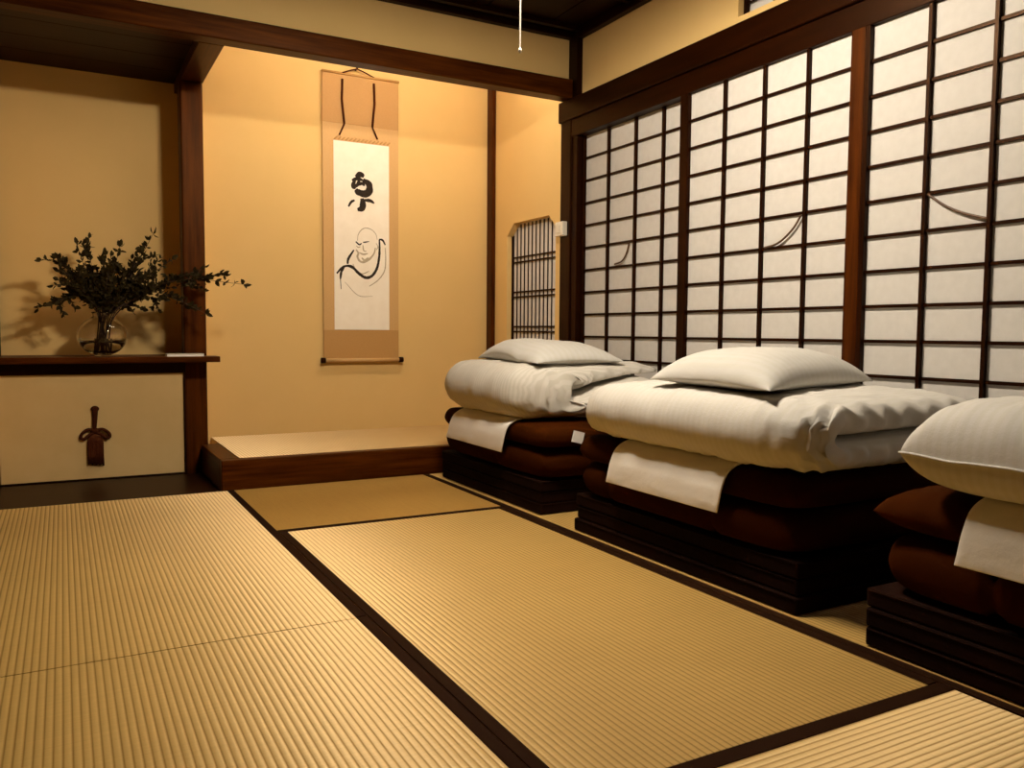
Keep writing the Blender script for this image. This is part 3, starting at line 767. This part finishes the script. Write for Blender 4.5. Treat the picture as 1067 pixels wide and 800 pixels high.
def quilt(bm, m, label, mods=True):
    o = obj('folded_quilt', bm, m, None, smooth=True)
    return tag(o, label, 'quilt', 'white folded quilts on the bedding stacks')
quilt(folded_duvet(1.560, 2.34, 2.79, 3.70, .362, .580, 1.5, open_=.0, ruffle=1.45, top_short=.13, plan_round=.20, lump=.012, m0=.36, m1=.78, dome=.010, endexp=6), M_white_st, 'white striped folded quilt on the far bedding stack by the lattice window')
quilt(folded_duvet(1.560, 2.33, 1.395, 2.440, .364, .549, 5.5, open_=.0, ruffle=1.7, top_short=.015, plan_round=.08, lump=.007, m0=.48, m1=.54, dome=.012, endexp=14, end_pow=.38), M_white, 'plain white folded quilt under the pillow of the middle bedding stack')
quilt(puff([(1.560, .18), (1.560, 1.125), (2.33, 1.160), (2.33, .18)], .468, .118, .082, 64, 110, 9, .42, 3.3, .011, .010, 5, waist=-.012, piping=.0032), M_white, 'smooth white folded quilt on the nearest bedding stack, cut by the photo edge')
def pillow(cs, zc, ht, hb, seed, label, sag=None, a=3.2, b=.52):
    o = obj('bed_pillow', puff(cs, zc + .004, ht, hb, 60, 60, a, b, seed, .005, .005, 9, waist=.045, flat=False, sag=sag), M_pillow, None, smooth=True)
    return tag(o, label, 'pillow', 'white pillows on the folded quilts')
pillow([(1.680, 2.86), (1.700, 3.44), (2.13, 3.50), (2.15, 2.90)], .600, .078, .040, 2.2, 'white pillow on the far striped quilt, below the lattice window', lambda u, w: .028 * max(0, 1 - (w - .35) ** 2 * 2.2) * max(0, -u) - .012 * (u * w) ** 2, 2.7, .58)
pillow([(1.600, 1.535), (1.620, 2.055), (2.25, 2.25), (2.245, 1.720)], .582, .088, .036, 6.2, 'plump white pillow on the middle folded quilt', lambda u, w: -.014 * (u * w) ** 2)

# ------------------------------------------------------------------ lamps
LX, LY = 1.169, 2.10
t = thing('pendant_lamp', (LX, LY, 2.06), 'pendant ceiling lamp with thin white pull cord hanging before the upper wall', 'lamp')
sh = B()
for q in ((-.22, .22, -.22, -.212), (-.22, .22, .212, .22), (-.22, -.212, -.212, .212), (.212, .22, -.212, .212)):
    box(sh, LX + q[0], LX + q[1], LY + q[2], LY + q[3], 2.088, 2.16)
box(sh, LX - .22, LX + .22, LY - .22, LY + .22, 2.16, 2.17)
obj('lamp_shade', sh, M_shade, t)
ring = B()
P = [(LX + .13 * math.cos(a * PI / 16), LY + .13 * math.sin(a * PI / 16), 2.08) for a in range(33)]
tube(ring, P, .016, 10, False)
obj('ring_tube', ring, emis('warm_lamp_glow', (1.0, .87, .70), 525), t, smooth=True)
obj('hanging_cord', tube(B(), [(LX, LY, 2.17), (LX, LY, ZC)], .006, 8), M_cord, t)
pc = obj('pull_cord', tube(B(), [(LX, LY, 2.16), (LX, LY, 1.528)], .0022, 8), M_whitecord, t)
bm = B(); bmesh.ops.create_uvsphere(bm, u_segments=12, v_segments=8, radius=.0055, matrix=Matrix.Translation((LX, LY, 1.522)) @ Matrix.Diagonal((1, 1, 1.5, 1)))
obj('cord_knob', bm, M_plastic, pc, smooth=True)
t = thing('alcove_light', (1.55, 3.86, 2.26), 'tube light fixed inside the alcove behind the cross beam', 'lamp')
obj('light_housing', bx(.85, 2.32, 3.8345, 3.850, 2.26, 2.31), M_plastic, t)
obj('light_tube', tube(B(), [(.88, 3.864, 2.28), (2.29, 3.864, 2.28)], .012, 10), emis('warm_tube_glow', (1.0, .84, .66), 112), t, smooth=True)

# ------------------------------------------------------------------ world, camera, colour
w = bpy.data.worlds.new('World'); S.world = w; w.use_nodes = True
bg = w.node_tree.nodes['Background']; bg.inputs[0].default_value = (1, .75, .45, 1); bg.inputs[1].default_value = .02
F, YAW, PIT, ROL = 855.323, .50112066, .06377165, .00699522
fw = Vector((math.sin(YAW) * math.cos(PIT), math.cos(YAW) * math.cos(PIT), -math.sin(PIT)))
rt = Vector((math.cos(YAW), -math.sin(YAW), 0)); up = rt.cross(fw)
rt2 = rt * math.cos(ROL) + up * math.sin(ROL); up2 = -rt * math.sin(ROL) + up * math.cos(ROL)
cd = bpy.data.cameras.new('Camera'); cam = bpy.data.objects.new('Camera', cd); C.objects.link(cam)
m = Matrix((rt2, up2, -fw)).transposed().to_4x4(); m.translation = Vector((0, 0, .72)); cam.matrix_world = m
cd.sensor_fit = 'HORIZONTAL'; cd.sensor_width = 36; cd.lens = F * 36 / 1067; cd.clip_start = .02
S.camera = cam
S.view_settings.view_transform = 'Standard'; S.view_settings.look = 'None'; S.view_settings.gamma = 1
S.view_settings.exposure = 0; S.view_settings.use_curve_mapping = False
S.cycles.max_bounces = 10; S.cycles.diffuse_bounces = 5; S.cycles.glossy_bounces = 3; S.cycles.transmission_bounces = 8
S.cycles.caustics_reflective = False; S.cycles.sample_clamp_indirect = 4
